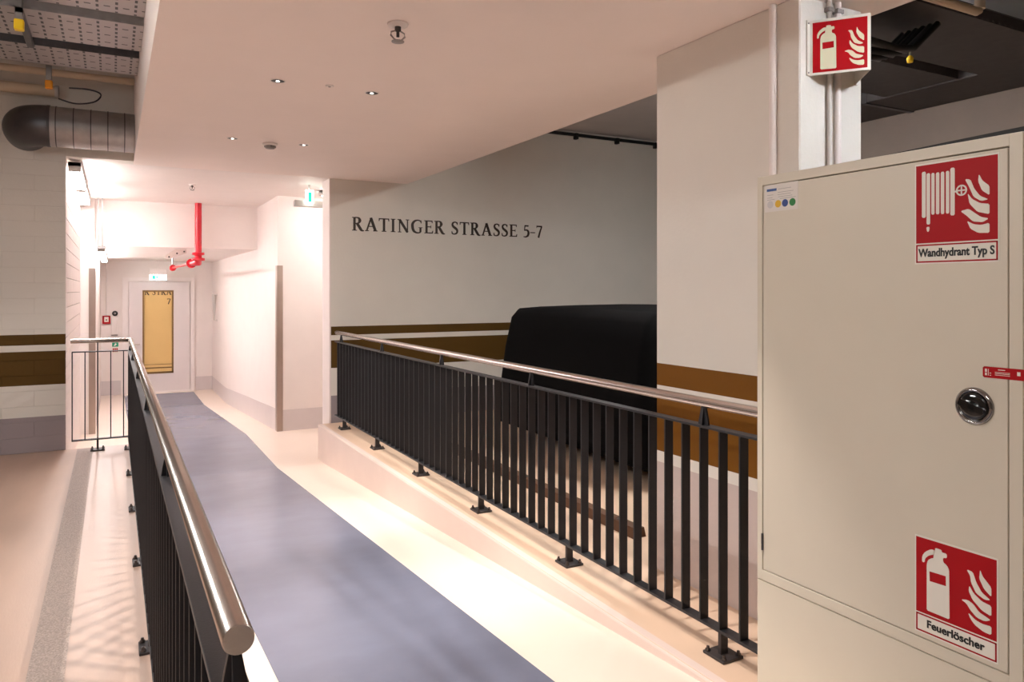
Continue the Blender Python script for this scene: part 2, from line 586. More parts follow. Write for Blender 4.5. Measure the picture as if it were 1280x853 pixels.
def sloped_base(name, x0, x1, y0, y1, h):
    mb = MB()
    ys = sorted({y0, y1, *[q for q in (8.1, 10.2, 15.3) if y0 < q < y1]})
    vs, fs = [], []
    for y in ys:
        z = zr(y)
        vs += [(x0, y, z - 0.05), (x1, y, z - 0.05), (x1, y, z + h), (x0, y, z + h)]
    for i in range(len(ys) - 1):
        k = 4 * i
        fs += [(k + j, k + (j + 1) % 4, k + 4 + (j + 1) % 4, k + 4 + j) for j in range(4)]
    e = 4 * (len(ys) - 1)
    fs += [(3, 2, 1, 0), (e, e + 1, e + 2, e + 3)]
    mb.add(vs, fs)
    return struct(name, mb, M['baseb'])


sloped_base('baseboard_corridor_right', 1.931, 1.94, 10.196, 17.6, 0.30)
struct('baseboard_niche', MB().box(1.94, 3.2, 10.194, 10.21, -0.45, -0.10), M['baseb'])
struct('baseboard_end_left', MB().box(-0.22, 0.15, 17.592, 17.61, -0.75, -0.39), M['baseb'])
struct('baseboard_end_right', MB().box(1.60, 1.931, 17.592, 17.61, -0.75, -0.39), M['baseb'])
sloped_base('baseboard_pier', -0.23, -0.214, 11.75, 17.6, 0.30)

# stainless corner guards
g1 = MB()
g1.box(1.925, 1.935, 10.19, 10.30, zr(10.2), 1.83).box(1.925, 2.00, 10.188, 10.194, zr(10.2), 1.83)
struct('trim_1', g1, M['guard'], label='stainless corner guard on the right corridor corner')
g2 = MB()
g2.box(-0.216, -0.208, 11.694, 11.77, zr(11.7) - 0.01, 1.80).box(-0.29, -0.208, 11.690, 11.698, zr(11.7) - 0.01, 1.80)
struct('trim_2', g2, M['guard'], label='stainless corner guard on the left pier')

# far door
door = bpy.data.objects.new('door_1', None)
COL.objects.link(door)
door['kind'] = 'structure'
door['label'] = 'white fire door with a tall gold glass panel'
DX0, DX1, DZ0, DZ1 = 0.283, 1.49, -0.66, 1.69
YW = 17.6
fr = MB()
fr.box(0.178, DX0, YW - 0.05, YW, -0.69, 1.774).box(DX1, 1.571, YW - 0.05, YW, -0.69, 1.774).box(DX0, DX1, YW - 0.05, YW, DZ1, 1.774)
fr.build('door_frame', M['frame_paint'], door)
leaf = MB()
WX0, WX1, WZ0, WZ1 = 0.553, 1.154, -0.28, 1.50
leaf.box(DX0 + .01, WX0, YW - 0.03, YW, DZ0, DZ1 - .012).box(WX1, DX1 - .012, YW - 0.03, YW, DZ0, DZ1 - .012)
leaf.box(WX0, WX1, YW - 0.03, YW, DZ0, WZ0).box(WX0, WX1, YW - 0.03, YW, WZ1, DZ1 - .012)
leaf.build('door_leaf', M['doorleaf'], door)
bead = MB()
for a in ((WX0, WX0 + .035, WZ0, WZ1), (WX1 - .035, WX1, WZ0, WZ1), (WX0, WX1, WZ0, WZ0 + .04), (WX0, WX1, WZ1 - .035, WZ1)):
    bead.box(a[0], a[1], YW - 0.037, YW - 0.005, a[2], a[3])
bead.build('glazing_bead', M['brass'], door)
pane = MB().box(WX0 + .02, WX1 - .02, YW - 0.018, YW - 0.004, WZ0 + .02, WZ1 - .02).build('glass_pane', M['gold'], door)
pane['label'] = 'frosted gold glass pane with dark lettering'
MB().box(WX0 + .035, WX1 - .035, YW - 0.022, YW - 0.018, -0.17, -0.145).box(WX0 + .035, WX1 - .035, YW - 0.022, YW - 0.018, -0.09, -0.08).build('kick_line', M['brass'], door)
MB().box(DX0, DX1, YW - 0.06, YW, -0.69, -0.66).build('threshold', M['frame_paint'], door)
MB().tube([(DX0 + .09, YW - .03, .36), (DX0 + .09, YW - .08, .36), (DX0 + .22, YW - .08, .36)], 0.011, 10).build('door_handle', M['steel'], door)


# ================================================================ RAILINGS
H_AX, R_H = 1.026, 0.0215
Z_TOP, Z_BOT = 0.925, 0.106


def bal_mesh(along):
    mb = MB()
    if along == 'y':
        mb.cbox(-0.023, 0.023, -0.0045, 0.0045, Z_BOT, Z_TOP, 0.0012)
    else:
        mb.cbox(-0.0045, 0.0045, -0.023, 0.023, Z_BOT, Z_TOP, 0.0012)
    return mb


def foot(parent, loc, side, rot=0):
    p = MB()
    p.cbox(-0.055, 0.055, -0.06, 0.06, 0.0, 0.012, 0.002)
    p.cbox(-0.02, 0.02, -0.0085, 0.0085, 0.010, Z_BOT + 0.004, 0.0012)
    f = p.build('foot_post', M['plate'], parent, loc)
    f.rotation_euler.z = rot
    for bx_, by_ in ((-0.04, -0.045), (-0.04, 0.045), (0.04, -0.045), (0.04, 0.045)):
        MB().lathe([(0.011, 0.012), (0.011, 0.020), (0.007, 0.021), (0.006, 0.031), (0.0, 0.032)], Matrix.Translation((bx_, by_, 0)), 8, False).build('bolt', M['bolt'], f)
    return f


def bracket(parent, loc, rot=0):
    b_ = MB()
    M_ = frame((0, 0.006, 0), (1, 0, 0), (0, 0, 1))
    b_.prism([(-0.02, Z_TOP), (0.02, Z_TOP), (0.016, Z_TOP + 0.03), (0.006, H_AX - R_H + .004), (-0.006, H_AX - R_H + .004), (-0.016, Z_TOP + 0.03)], M_, 0.012)
    b_.prism([(-0.03, Z_TOP), (0.03, Z_TOP), (0.026, Z_TOP + 0.03), (0.012, H_AX - R_H + .004), (-0.012, H_AX - R_H + .004), (-0.026, Z_TOP + 0.03)], frame((-0.005, 0, 0), (0, 1, 0), (0, 0, 1)), 0.010)
    o = b_.build('handrail_bracket', M['rail'], parent, loc)
    o.rotation_euler.z = rot
    return o


def straight_rail(root, x, y0, y1, feet, brackets, bal_from):
    MB().cbox(x - 0.025, x + 0.025, y0, y1, Z_TOP - 0.004, Z_TOP + 0.006, 0.001).build('top_bar', M['rail'], root)
    MB().cbox(x - 0.025, x + 0.025, y0, y1, Z_BOT - 0.006, Z_BOT + 0.006, 0.001).build('bottom_bar', M['rail'], root)
    proto = None
    y = bal_from
    while y < y1 - 0.003:
        if proto is None:
            proto = bal_mesh('y').build('baluster', M['rail'], root, (x, y, 0))
        else:
            share('baluster', proto, root, (x, y, 0))
        y += 0.1128
    for fy_ in feet:
        foot(root, (x, fy_, 0), 1)
    for by_ in brackets:
        bracket(root, (x, by_, 0))


XR, XL = 2.205, 0.15
rr = thing('ramp_railing', 'straight dark bar railing with steel handrail ending at the cream cabinet', 'railing', (0, 0, 0))
straight_rail(rr, XR, 2.0, 8.25, [2.276, 3.443, 4.55, 5.67, 6.80, 7.93], [2.387, 3.863, 5.238, 6.66, 8.06], 2.276 - 0.1128 * 2)
MB().tube([(XR, 2.0, H_AX), (XR, 8.252, H_AX), (XR, 8.26, H_AX)], [R_H, R_H, R_H * .9], 20).build('handrail', M['steel'], rr)

lr = thing('ramp_railing', 'dark bar railing with round steel handrail turning a corner beside the speckled floor strip', 'railing', (0, 0, 0))
YC = 7.98
straight_rail(lr, XL, 1.075, YC, [1.25, 2.34, 3.46, 4.57, 5.69, 6.81, 7.90], [1.10, 2.52, 3.94, 5.36, 6.78, 7.9], 1.08)
hr = MB()
hr.tube([(XL, 1.062, H_AX), (XL, 1.064, H_AX), (XL, YC - 0.02, H_AX), (XL - 0.006, YC - 0.006, H_AX), (XL - 0.02, YC, H_AX), (-0.345, YC, H_AX)],
        [R_H - .0012, R_H, R_H, R_H, R_H, R_H], 24)
hr.build('handrail', M['steel'], lr)
MB().cbox(-0.335, XL, YC - 0.022, YC + 0.022, Z_TOP - 0.004, Z_TOP + 0.006, 0.001).build('top_bar', M['rail'], lr)
MB().cbox(-0.335, XL, YC - 0.022, YC + 0.022, Z_BOT - 0.006, Z_BOT + 0.006, 0.001).build('bottom_bar', M['rail'], lr)
pb = None
for xx in (-0.331, -0.228, -0.017, 0.090):
    if pb is None:
        pb = bal_mesh('x').build('baluster', M['rail'], lr, (xx, YC, 0))
    else:
        share('baluster', pb, lr, (xx, YC, 0))
MB().cbox(-0.1305, -0.1195, YC - .02, YC + .02, 0.01, H_AX - R_H + .003, 0.001).build('post', M['rail'], lr)
foot(lr, (-0.125, YC - 0.0, 0), 1, math.pi / 2)


# ================================================================ FIRE HOSE CABINET
CX, CY0, CY1 = 2.10, 1.081, 1.993
cabn = thing('fire_hose_cabinet', 'tall cream metal hose cabinet with red safety signs on its door', 'cabinet', (2.3, 1.537, 0))
cabn_inv = Matrix.Translation((-2.3, -1.537, 0))


def cpart(mb, name, m, parent=None):
    mb.v = [tuple(cabn_inv @ Vector(p)) for p in mb.v]
    return mb.build(name, m, parent or cabn)


DY0, DY1, DZb, DZt = 1.116, 1.968, 0.474, 1.884
bd = MB()
bd.box(CX + 0.02, 2.52, CY0, CY1, 0.437, 1.917)
cpart(bd, 'body', M['cab'])
ff = MB()
ff.cbox(CX, CX + 0.03, CY0, DY0, 0.437, 1.917, 0.0015).cbox(CX, CX + 0.03, DY1, CY1, 0.437, 1.917, 0.0015)
ff.cbox(CX, CX + 0.03, DY0 - .002, DY1 + .002, 0.437, DZb, 0.0015).cbox(CX, CX + 0.03, DY0 - .002, DY1 + .002, DZt, 1.917, 0.0015)
cpart(ff, 'front_frame', M['cab'])
cpart(MB().box(CX + 0.016, CX + 0.022, DY0, DY1, DZb, DZt), 'gap_shade_sheet', M['gap'])  # dark sheet behind the door, paints the shade of its gap
cdoor = cpart(MB().cbox(CX + 0.001, CX + 0.018, DY0 + .0035, DY1 - .0028, DZb + .003, DZt - .0035, 0.0015), 'cabinet_door', M['cab'])
cpart(MB().cbox(CX + 0.002, 2.51, CY0 + .002, CY1 + .002, 0, 0.433, 0.002), 'plinth', M['cab'])
for zc in (1.768, 0.577):
    hb = MB()
    for k in range(3):
        hb.tube([(CX - .001, DY1 - .001, zc - .03 + k * .0205), (CX - .001, DY1 - .001, zc - .0105 + k * .0205)], 0.0045, 10)
    cpart(hb, 'hinge', M['cab'] if zc > 1 else M['galv_dark'])
# turn lock
lk = cpart(MB().lathe([(0.052, 0), (0.052, 0.004), (0.047, 0.009), (0.041, 0.009), (0.040, 0.004), (0.0, 0.004)], aim((CX + .001, 1.206, 1.179), (-1, 0, 0)), 40), 'lock_rosette', M['chrome'])
lk['label'] = 'chrome ringed black turn lock'
cpart(MB().lathe([(0.040, 0.003), (0.040, 0.0055), (0.034, 0.012), (0.012, 0.0085), (0.0, 0.0085)], aim((CX + .001, 1.206, 1.179), (-1, 0, 0)), 40), 'lock_bowl', M['black_plastic'])
tg = MB()
fm = frame((CX - .008, 1.206, 1.179), (0, -0.96, -0.28), (0, -0.28, 0.96))
tg.prism(chaikin([(-0.036, -0.008), (0.036, -0.008), (0.036, 0.008), (-0.036, 0.008)], 2), frame((CX - .008, 1.206, 1.179), (0, -0.96, -0.28), (0, -0.28, 0.96)), 0.012)
cpart(tg, 'turn_grip', M['black_plastic'])
# black strip lying on the top
cpart(MB().prism([(1.083, 1.9165), (1.72, 1.9165), (1.62, 1.933), (1.35, 1.943), (1.083, 1.950)], frame((2.215, 0, 0), (0, 1, 0), (0, 0, 1)), -0.02), 'black_strip', M['black_rod'])


# --- safety sign symbols, outlines read as (u, v) in 0..1 with v downwards
def norm(pts, tl, tr, h0, h1, x0, x1):
    out = []
    for x, y in pts:
        u = (x - x0) / (x1 - x0)
        out.append((u, (y - (tl + (tr - tl) * u)) / (h0 + (h1 - h0) * u)))
    return out


def nA(pts):   # fire extinguisher sign outlines
    return norm(pts, 140, 80, 530, 540, 290, 880)


def nB(pts):   # hose reel sign outlines
    return norm(pts, 190, 120, 447, 490, 217, 702)


FLAMES_A = [[(768, 186), (785, 225), (845, 275), (845, 338), (795, 305), (762, 250)],
            [(672, 224), (718, 224), (742, 285), (780, 335), (840, 362), (800, 376), (740, 358), (705, 300), (698, 255)],
            [(692, 325), (722, 365), (780, 395), (845, 398), (845, 467), (780, 456), (715, 412), (688, 365)],
            [(632, 446), (680, 428), (722, 440), (760, 475), (842, 494), (800, 520), (745, 520), (700, 490), (672, 456)],
            [(684, 512), (735, 540), (785, 545), (845, 534), (845, 592), (790, 594), (730, 575), (698, 545)]]
EXT = [[(375, 634), (375, 310), (385, 275), (412, 252), (428, 246), (428, 196), (440, 184), (440, 168), (490, 164), (490, 180), (528, 176), (530, 206), (500, 214), (500, 244), (530, 256), (546, 282), (549, 622)],
       [(436, 186), (405, 192), (362, 226), (340, 262), (338, 306), (358, 303), (362, 272), (392, 240), (432, 218)]]
EXT_LABEL = [(397, 350), (521, 334), (523, 402), (399, 418)]
FLAMES_B = [[(598, 233), (618, 272), (657, 302), (657, 357), (615, 328), (594, 275)],
            [(518, 262), (550, 264), (572, 318), (605, 360), (652, 380), (610, 390), (568, 365), (546, 315)],
            [(534, 344), (560, 378), (605, 402), (657, 406), (657, 466), (590, 452), (545, 405)],
            [(492, 448), (540, 434), (580, 462), (610, 482), (654, 490), (620, 512), (565, 508), (528, 474)],
            [(530, 504), (570, 524), (610, 528), (657, 516), (657, 574), (595, 574), (550, 550)]]


def bar_poly(xa, xb, ya, yb):
    return [(xa, ya), (xb, ya - (xb - xa) * .14), (xb, yb - (xb - xa) * .05), (xa, yb)]


REEL = [bar_poly(255, 280, 222, 487), bar_poly(285, 307, 230, 526), bar_poly(315, 335, 228, 468), bar_poly(344, 365, 225, 466),
        bar_poly(374, 395, 221, 465), bar_poly(405, 425, 216, 462), bar_poly(432, 458, 198, 473),
        [(283, 540), (305, 538), (300, 566), (288, 568)], [(456, 330), (470, 328), (470, 338), (456, 340)]]


def put_sign(parent, M_, w, h, which, lab, mats, inv=None, back=True):
    """M_: local x to the right, y up, z out of the sign; origin at the red field's bottom left"""
    inv = inv or Matrix()
    A = inv @ M_
    r = MB().prism([(0, 0), (w, 0), (w, h), (0, h)], A @ Matrix.Translation((0, 0, 0.0012)), 0.0006).build('red_field', mats[0], parent)
    T = A @ Matrix.Translation((0, 0, 0.0018))

    def uv(p):
        return [(u * w, (1 - v) * h) for u, v in p]
    sy = MB()
    if which == 'ext':
        for p in EXT:
            sy.prism(chaikin(uv(nA(p)), 1), T, 0.0005)
    else:
        for p in REEL:
            sy.prism(chaikin(uv(nB(p)), 1), T, 0.0005)
        cu, cv = nB([(498, 327)])[0]
        R1 = 0.068
        ring = []
        N = 20
        ro = [(cu * w + R1 * w * math.cos(2 * math.pi * k / N), (1 - cv) * h + R1 * w * math.sin(2 * math.pi * k / N)) for k in range(N)]
        ri = [(cu * w + R1 * .72 * w * math.cos(2 * math.pi * k / N), (1 - cv) * h + R1 * .72 * w * math.sin(2 * math.pi * k / N)) for k in range(N)]
        for k in range(N):
            q = (k + 1) % N
            sy.prism([ro[k], ro[q], ri[q], ri[k]], T, 0.0005)
        c0, c1 = cu * w, (1 - cv) * h
        d, e = R1 * w * .8, R1 * w * .13
        sy.prism([(c0 - d, c1 - e), (c0 + d, c1 - e), (c0 + d, c1 + e), (c0 - d, c1 + e)], T, 0.0005)
        sy.prism([(c0 - e, c1 - d), (c0 + e, c1 - d), (c0 + e, c1 + d), (c0 - e, c1 + d)], T, 0.0005)
    sy.build('extinguisher_symbol' if which == 'ext' else 'hose_reel_symbol', mats[1], parent)
    if which == 'ext':
        MB().prism(uv(nA(EXT_LABEL)), A @ Matrix.Translation((0, 0, 0.0023)), 0.0004).build('symbol_label', mats[0], parent)
    fl = MB()
    for p in (FLAMES_A if which == 'ext' else FLAMES_B):
        q = (nA if which == 'ext' else nB)(p)
        fl.prism(chaikin(uv(q), 1), T, 0.0005)
    fl.build('flame_symbol', mats[1], parent)


def cab_sign(y_left, y_right, z_top, z_red_bottom, z_bottom, which, text, xs, tsize, lab):
    w, wr = y_left - y_right, y_left - y_right - 0.008
    base = frame((CX + 0.0012, y_left, z_bottom), (0, -1, 0), (0, 0, 1))
    s_ = MB().prism([(0, 0), (w, 0), (w, z_top - z_bottom), (0, z_top - z_bottom)], cabn_inv @ base, 0.0012).build('safety_sign', M['sign_white'], cabn)
    s_['label'] = lab
    T = base @ Matrix.Translation((0.004, z_red_bottom - z_bottom, 0))
    put_sign(s_, T, wr, z_top - z_red_bottom - 0.005, which, lab, (M['red'], M['sign_white']), cabn_inv)
    # text box: red border strips and black lettering
    hb = z_red_bottom - z_bottom - 0.008
    bx0, by0, bw = 0.004, 0.004, wr
    t = 0.0042
    br = MB()
    for q in ((bx0, by0, bx0 + bw, by0 + t), (bx0, by0 + hb - t, bx0 + bw, by0 + hb), (bx0, by0, bx0 + t, by0 + hb), (bx0 + bw - t, by0, bx0 + bw, by0 + hb)):
        br.prism([(q[0], q[1]), (q[2], q[1]), (q[2], q[3]), (q[0], q[3])], cabn_inv @ base @ Matrix.Translation((0, 0, 0.0012)), 0.0006)
    br.build('text_border', M['red'], s_)
    text_mesh('caption_text', text, tsize, M['ink'], s_, cabn_inv @ base @ Matrix.Translation((0.004 + wr / 2, 0.004 + hb / 2 + 0.001, 0.002)), bold=tsize * 0.027, xs=xs)


cab_sign(1.379, 1.140, 1.872, 1.638, 1.577, 'reel', 'Wandhydrant Typ S', 0.80, 0.033, 'red and white sign with hose reel symbol, captioned Wandhydrant Typ S')
cab_sign(1.379, 1.143, 0.776, 0.551, 0.491, 'ext', 'Feuerl\u00f6scher', 1.0, 0.031, 'red and white sign with extinguisher symbol, captioned Feuerl\u00f6scher')

# small red seal over the door gap
sb = frame((CX - 0.0002, 1.183, 1.262), (0, -1, 0), (0, 0, 1))
tagp = MB().prism(chaikin([(0, 0), (0.112, 0), (0.112, 0.030), (0, 0.030)], 1), cabn_inv @ sb, 0.001).build('seal_tag', M['red'], cabn)
tagp['label'] = 'small red seal strip bridging the door gap'
tw = MB()
for q in ((0.006, 0.015, 0.011, 0.024), (0.006, 0.006, 0.011, 0.013), (0.014, 0.006, 0.0155, 0.024), (0.018, 0.006, 0.022, 0.008), (0.018, 0.012, 0.022, 0.014), (0.040, 0.0225, 0.058, 0.0245), (0.032, 0.016, 0.070, 0.0172), (0.032, 0.0125, 0.070, 0.0137), (0.032, 0.0085, 0.070, 0.0097), (0.088, 0.012, 0.096, 0.022)):
    tw.prism([(q[0], q[1]), (q[2], q[1]), (q[2], q[3]), (q[0], q[3])], cabn_inv @ sb @ Matrix.Translation((0, 0, 0.001)), 0.0003)
tw.build('seal_print', M['sign_white'], tagp)

# inspection sticker with coloured dots
stb = frame((CX + 0.001, 1.957, 1.784), (0, -1, 0), (0, 0, 1))
stk = MB().prism([(0, 0), (0.150, 0), (0.150, 0.098), (0, 0.098)], cabn_inv @ stb, 0.0006).build('inspection_sticker', mat('sticker_film', lin(222, 214, 206), 0.4), cabn)
stk['label'] = 'pale inspection sticker with grey, yellow, blue and green dots'
SB = cabn_inv @ stb @ Matrix.Translation((0, 0, 0.0006))
for i, (dx, c) in enumerate(((0.026, (200, 194, 192)), (0.062, (222, 176, 34)), (0.093, (34, 62, 130)), (0.126, (22, 120, 52)))):
    MB().prism([(dx + 0.0135 * math.cos(k * math.pi / 10), 0.026 + 0.0135 * math.sin(k * math.pi / 10)) for k in range(20)], SB, 0.0004).build('colour_dot', mat('dot_%d' % i, lin(*c), 0.5), stk)
pr = MB()
pr.prism([(0.010, 0.074), (0.055, 0.074), (0.055, 0.083), (0.010, 0.083)], SB, 0.0003)
pr.build('heading_bar', mat('sticker_blue', lin(50, 84, 140), 0.5), stk)
pl = MB()
for yy, xa, xb in ((0.078, 0.062, 0.12), (0.066, 0.060, 0.13), (0.060, 0.012, 0.04), (0.058, 0.060, 0.118), (0.050, 0.012, 0.036), (0.050, 0.062, 0.125), (0.043, 0.012, 0.046), (0.043, 0.070, 0.14)):
    pl.prism([(xa, yy), (xb, yy), (xb, yy + 0.0014), (xa, yy + 0.0014)], SB, 0.0003)
pl.build('small_print', M['plastic_grey'], stk)

# ================================================================ V-SHAPED SIGN ON THE PILLAR
vs_ = thing('projecting_sign', 'red fire extinguisher sign bent to a wedge on the white pillar face', 'sign', (0, 0, 0))
WZ, WH = 2.420, 0.236
A0, TIP, B0 = Vector((2.635, 2.206, 0)), Vector((2.780, 2.022, 0)), Vector((2.928, 2.206, 0))


def wing(a, c):
    u = (c - a).normalized()
    L = (c - a).length
    return frame((a.x, a.y, WZ), u, (0, 0, 1)), L


m1, L1 = wing(A0, TIP)
MB().prism([(0, 0), (L1, 0), (L1, WH), (0, WH)], m1, 0.003).build('sign_panel', M['sign_white'], vs_)
put_sign(vs_, m1 @ Matrix.Translation((0.012, 0.010, 0.002)), L1 - 0.022, WH - 0.022, 'ext', '', (M['red'], M['glow_white']))
m2, L2 = wing(TIP, B0)
MB().prism([(0, 0), (L2, 0), (L2, WH), (0, WH)], m2, 0.003).build('sign_panel', M['sign_white'], vs_)
put_sign(vs_, m2 @ Matrix.Translation((0.010, 0.010, 0.002)), L2 - 0.022, WH - 0.022, 'ext', '', (M['red'], M['glow_white']))
for xa, xb in ((2.617, 2.637), (2.926, 2.948)):
    MB().box(xa, xb, 2.203, 2.2095, WZ, WZ + WH).build('mounting_flange', M['sign_white'], vs_)
for zz in (WZ + .012, WZ + WH - .012):
    MB().lathe([(0.004, 0), (0.004, 0.002), (0, 0.003)], aim((2.626, 2.203, zz), (0, -1, 0)), 10).build('screw', M['galv'], vs_)

# conduits and pipe on the pillar
for i, (xx, rr_, lab) in enumerate(((2.747, 0.011, 'thin grey conduit running down the pillar behind the wedge sign'), (2.800, 0.015, 'thicker pale conduit running down the pillar behind the wedge sign'))):
    cd = thing('conduit', lab, 'pipe', (xx, 2.195, 0))
    MB().tube([(0, 0, 0.0), (0, 0, 2.76)], rr_, 14).build('pipe', M['white'] if i else M['lampbody'], cd)
    for zz in (2.71, 1.3, 0.4):
        MB().cbox(-rr_ - .006, rr_ + .006, -rr_ - .003, 0.015, zz, zz + .02, .002).build('pipe_clamp', M['plastic_grey'], cd)
dp = thing('drain_pipe', 'white vertical pipe fixed to the banded pillar side', 'pipe', (2.566, 2.345, 0))
MB().tube([(0, 0, 0), (0, 0, 2.76)], 0.016, 16).build('pipe', M['white'], dp)
MB().box(-0.012, 0.014, -0.022, 0.022, 0.9, 0.93).build('pipe_clamp', M['white'], dp)


# ================================================================ WALL LETTERING (serif capitals drawn as strokes)
def smooth(pts, n=6):
    out = []
    for i in range(len(pts) - 1):
        p0, p1, p2, p3 = pts[max(i - 1, 0)], pts[i], pts[i + 1], pts[min(i + 2, len(pts) - 1)]
        for k in range(n):
            t = k / n
            out.append(tuple(0.5 * ((2 * p1[j]) + (-p0[j] + p2[j]) * t + (2 * p0[j] - 5 * p1[j] + 4 * p2[j] - p3[j]) * t * t + (-p0[j] + 3 * p1[j] - 3 * p2[j] + p3[j]) * t ** 3) for j in range(len(p1))))
    out.append(pts[-1])
    return out


def stroke(pts, curve=False):
    """pts = [(x, y, width)]"""
    if curve:
        pts = smooth(pts)
    pts = [(p[0], p[1], p[2] * 1.18 + 0.012) for p in pts]
    quads = []
    L, R = [], []
    for i, (x, y, w) in enumerate(pts):
        a, c = pts[max(i - 1, 0)], pts[min(i + 1, len(pts) - 1)]
        dx, dy = c[0] - a[0], c[1] - a[1]
        l = math.hypot(dx, dy) or 1
        nx, ny = -dy / l * w / 2, dx / l * w / 2
        L.append((x + nx, y + ny))
        R.append((x - nx, y - ny))
    for i in range(len(pts) - 1):
        quads.append([L[i], L[i + 1], R[i + 1], R[i]])
    return quads


TK, TN, SF = 0.175, 0.088, 0.062


def stem(x, w=TK, y0=0.0, y1=1.0, s0=True, s1=True):
    q = [[(x - w / 2, y0), (x + w / 2, y0), (x + w / 2, y1), (x - w / 2, y1)]]
    e = w / 2 + 0.085
    if s0:
        q.append([(x - e, y0), (x + e, y0), (x + e, y0 + SF), (x - e, y0 + SF)])
    if s1:
        q.append([(x - e, y1 - SF), (x + e, y1 - SF), (x + e, y1), (x - e, y1)])
    return q


GL = {}
GL['I'] = (0.40, stem(0.20))
GL['T'] = (0.78, stem(0.39, s1=False) + [[(0.02, 0.92), (0.76, 0.92), (0.76, 1.0), (0.02, 1.0)], [(0.0, 0.78), (0.05, 0.78), (0.085, 0.93), (0.0, 1.0)], [(0.78, 0.78), (0.73, 0.78), (0.695, 0.93), (0.78, 1.0)]])
GL['E'] = (0.70, stem(0.18) + [[(0.18, 0.92), (0.64, 0.92), (0.64, 1.0), (0.18, 1.0)], [(0.66, 0.80), (0.61, 0.80), (0.56, 0.94), (0.655, 1.0)],
                               [(0.18, 0.47), (0.52, 0.47), (0.52, 0.55), (0.18, 0.55)], [(0.50, 0.40), (0.545, 0.40), (0.545, 0.62), (0.50, 0.62)],
                               [(0.18, 0.0), (0.67, 0.0), (0.67, 0.08), (0.18, 0.08)], [(0.70, 0.22), (0.65, 0.22), (0.58, 0.06), (0.68, 0.0)]])
GL['R'] = (0.84, stem(0.18) + stroke([(0.2, 0.965, .07), (0.36, 0.965, .07), (0.50, 0.92, .11), (0.56, 0.76, TK), (0.50, 0.60, .11), (0.36, 0.54, .065), (0.2, 0.54, .065)], True)
           + stroke([(0.36, 0.54, .15), (0.48, 0.36, .155), (0.64, 0.10, .155), (0.74, 0.02, .10), (0.86, 0.02, .05)], True))
GL['A'] = (0.92, stroke([(0.13, 0.02, TN), (0.45, 1.0, TN)]) + stroke([(0.43, 1.0, .16), (0.77, 0.02, .16)]) + [[(0.24, 0.32), (0.66, 0.32), (0.66, 0.39), (0.24, 0.39)],
                   [(0.0, 0.0), (0.29, 0.0), (0.29, SF), (0.0, SF)], [(0.60, 0.0), (0.93, 0.0), (0.93, SF), (0.60, SF)]])
GL['N'] = (0.98, stem(0.20, TN, s1=False) + stem(0.80, TN, s0=False) + stroke([(0.20, 0.97, .15), (0.80, 0.03, .15)]) + [[(0.04, 1 - SF), (0.26, 1 - SF), (0.26, 1.0), (0.04, 1.0)]])
GL['G'] = (0.94, stroke([(0.80, 0.80, .06), (0.72, 0.93, .07), (0.52, 0.98, .07), (0.28, 0.90, .12), (0.13, 0.70, .155), (0.12, 0.45, .165), (0.20, 0.18, .15), (0.38, 0.04, .10), (0.58, 0.02, .075), (0.76, 0.08, .075)], True)
           + [[(0.66, 0.03), (0.81, 0.10), (0.81, 0.44), (0.66, 0.44)], [(0.58, 0.40), (0.90, 0.40), (0.90, 0.445), (0.58, 0.445)], [(0.76, 0.74), (0.81, 0.74), (0.81, 0.98), (0.77, 0.98)]])
GL['S'] = (0.62, stroke([(0.52, 0.80, .05), (0.46, 0.92, .07), (0.32, 0.97, .07), (0.16, 0.90, .10), (0.12, 0.75, .12), (0.20, 0.61, .14), (0.36, 0.49, .155), (0.49, 0.36, .14), (0.50, 0.20, .12), (0.42, 0.08, .10), (0.26, 0.03, .07), (0.12, 0.07, .065), (0.07, 0.22, .05)], True)
           + [[(0.495, 0.75), (0.54, 0.75), (0.545, 0.97), (0.51, 0.97)], [(0.05, 0.04), (0.085, 0.04), (0.10, 0.27), (0.05, 0.27)]])
GL['5'] = (0.58, [[(0.16, 0.88), (0.50, 0.88), (0.53, 1.0), (0.16, 1.0)]] + stroke([(0.19, 0.96, .07), (0.15, 0.55, .06)]) + stroke([(0.14, 0.54, .06), (0.30, 0.60, .09), (0.46, 0.52, .13), (0.51, 0.34, .15), (0.44, 0.13, .13), (0.26, 0.03, .08), (0.06, 0.04, .05)], True))
GL['-'] = (0.44, [[(0.0, 0.36), (0.44, 0.36), (0.44, 0.44), (0.0, 0.44)]])
GL['7'] = (0.58, [[(0.04, 0.88), (0.56, 0.88), (0.56, 1.0), (0.04, 1.0)], [(0.04, 0.80), (0.08, 0.80), (0.10, 0.94), (0.04, 1.0)]] + stroke([(0.52, 0.92, .08), (0.36, 0.50, .11), (0.22, 0.0, .13)]))


def lettering(parent, s_, M_, h, total, m, t=0.003, space=0.42):
    adv = sum(space if ch == ' ' else GL[ch][0] + 0.09 for ch in s_) - 0.09
    k = total / (adv * h)
    x = 0
    for ch in s_:
        if ch == ' ':
            x += space * h * k
            continue
        w, polys = GL[ch]
        mb = MB()
        for p in polys:
            mb.prism([(x + px * h * k, py * h) for px, py in p], M_, t)
        mb.build('letter', m, parent)
        x += (w + 0.09) * h * k


wl = thing('wall_lettering', 'dark bronze serif lettering reading RATINGER STRASSE 5-7 on the plastered wall', 'lettering', (0, 0, 0))
lettering(wl, 'RATINGER STRASSE 5-7', frame((2.408, 8.3495, 2.183), (1, 0, 0), (0, 0, 1)), 0.156, 2.525, M['letter'])

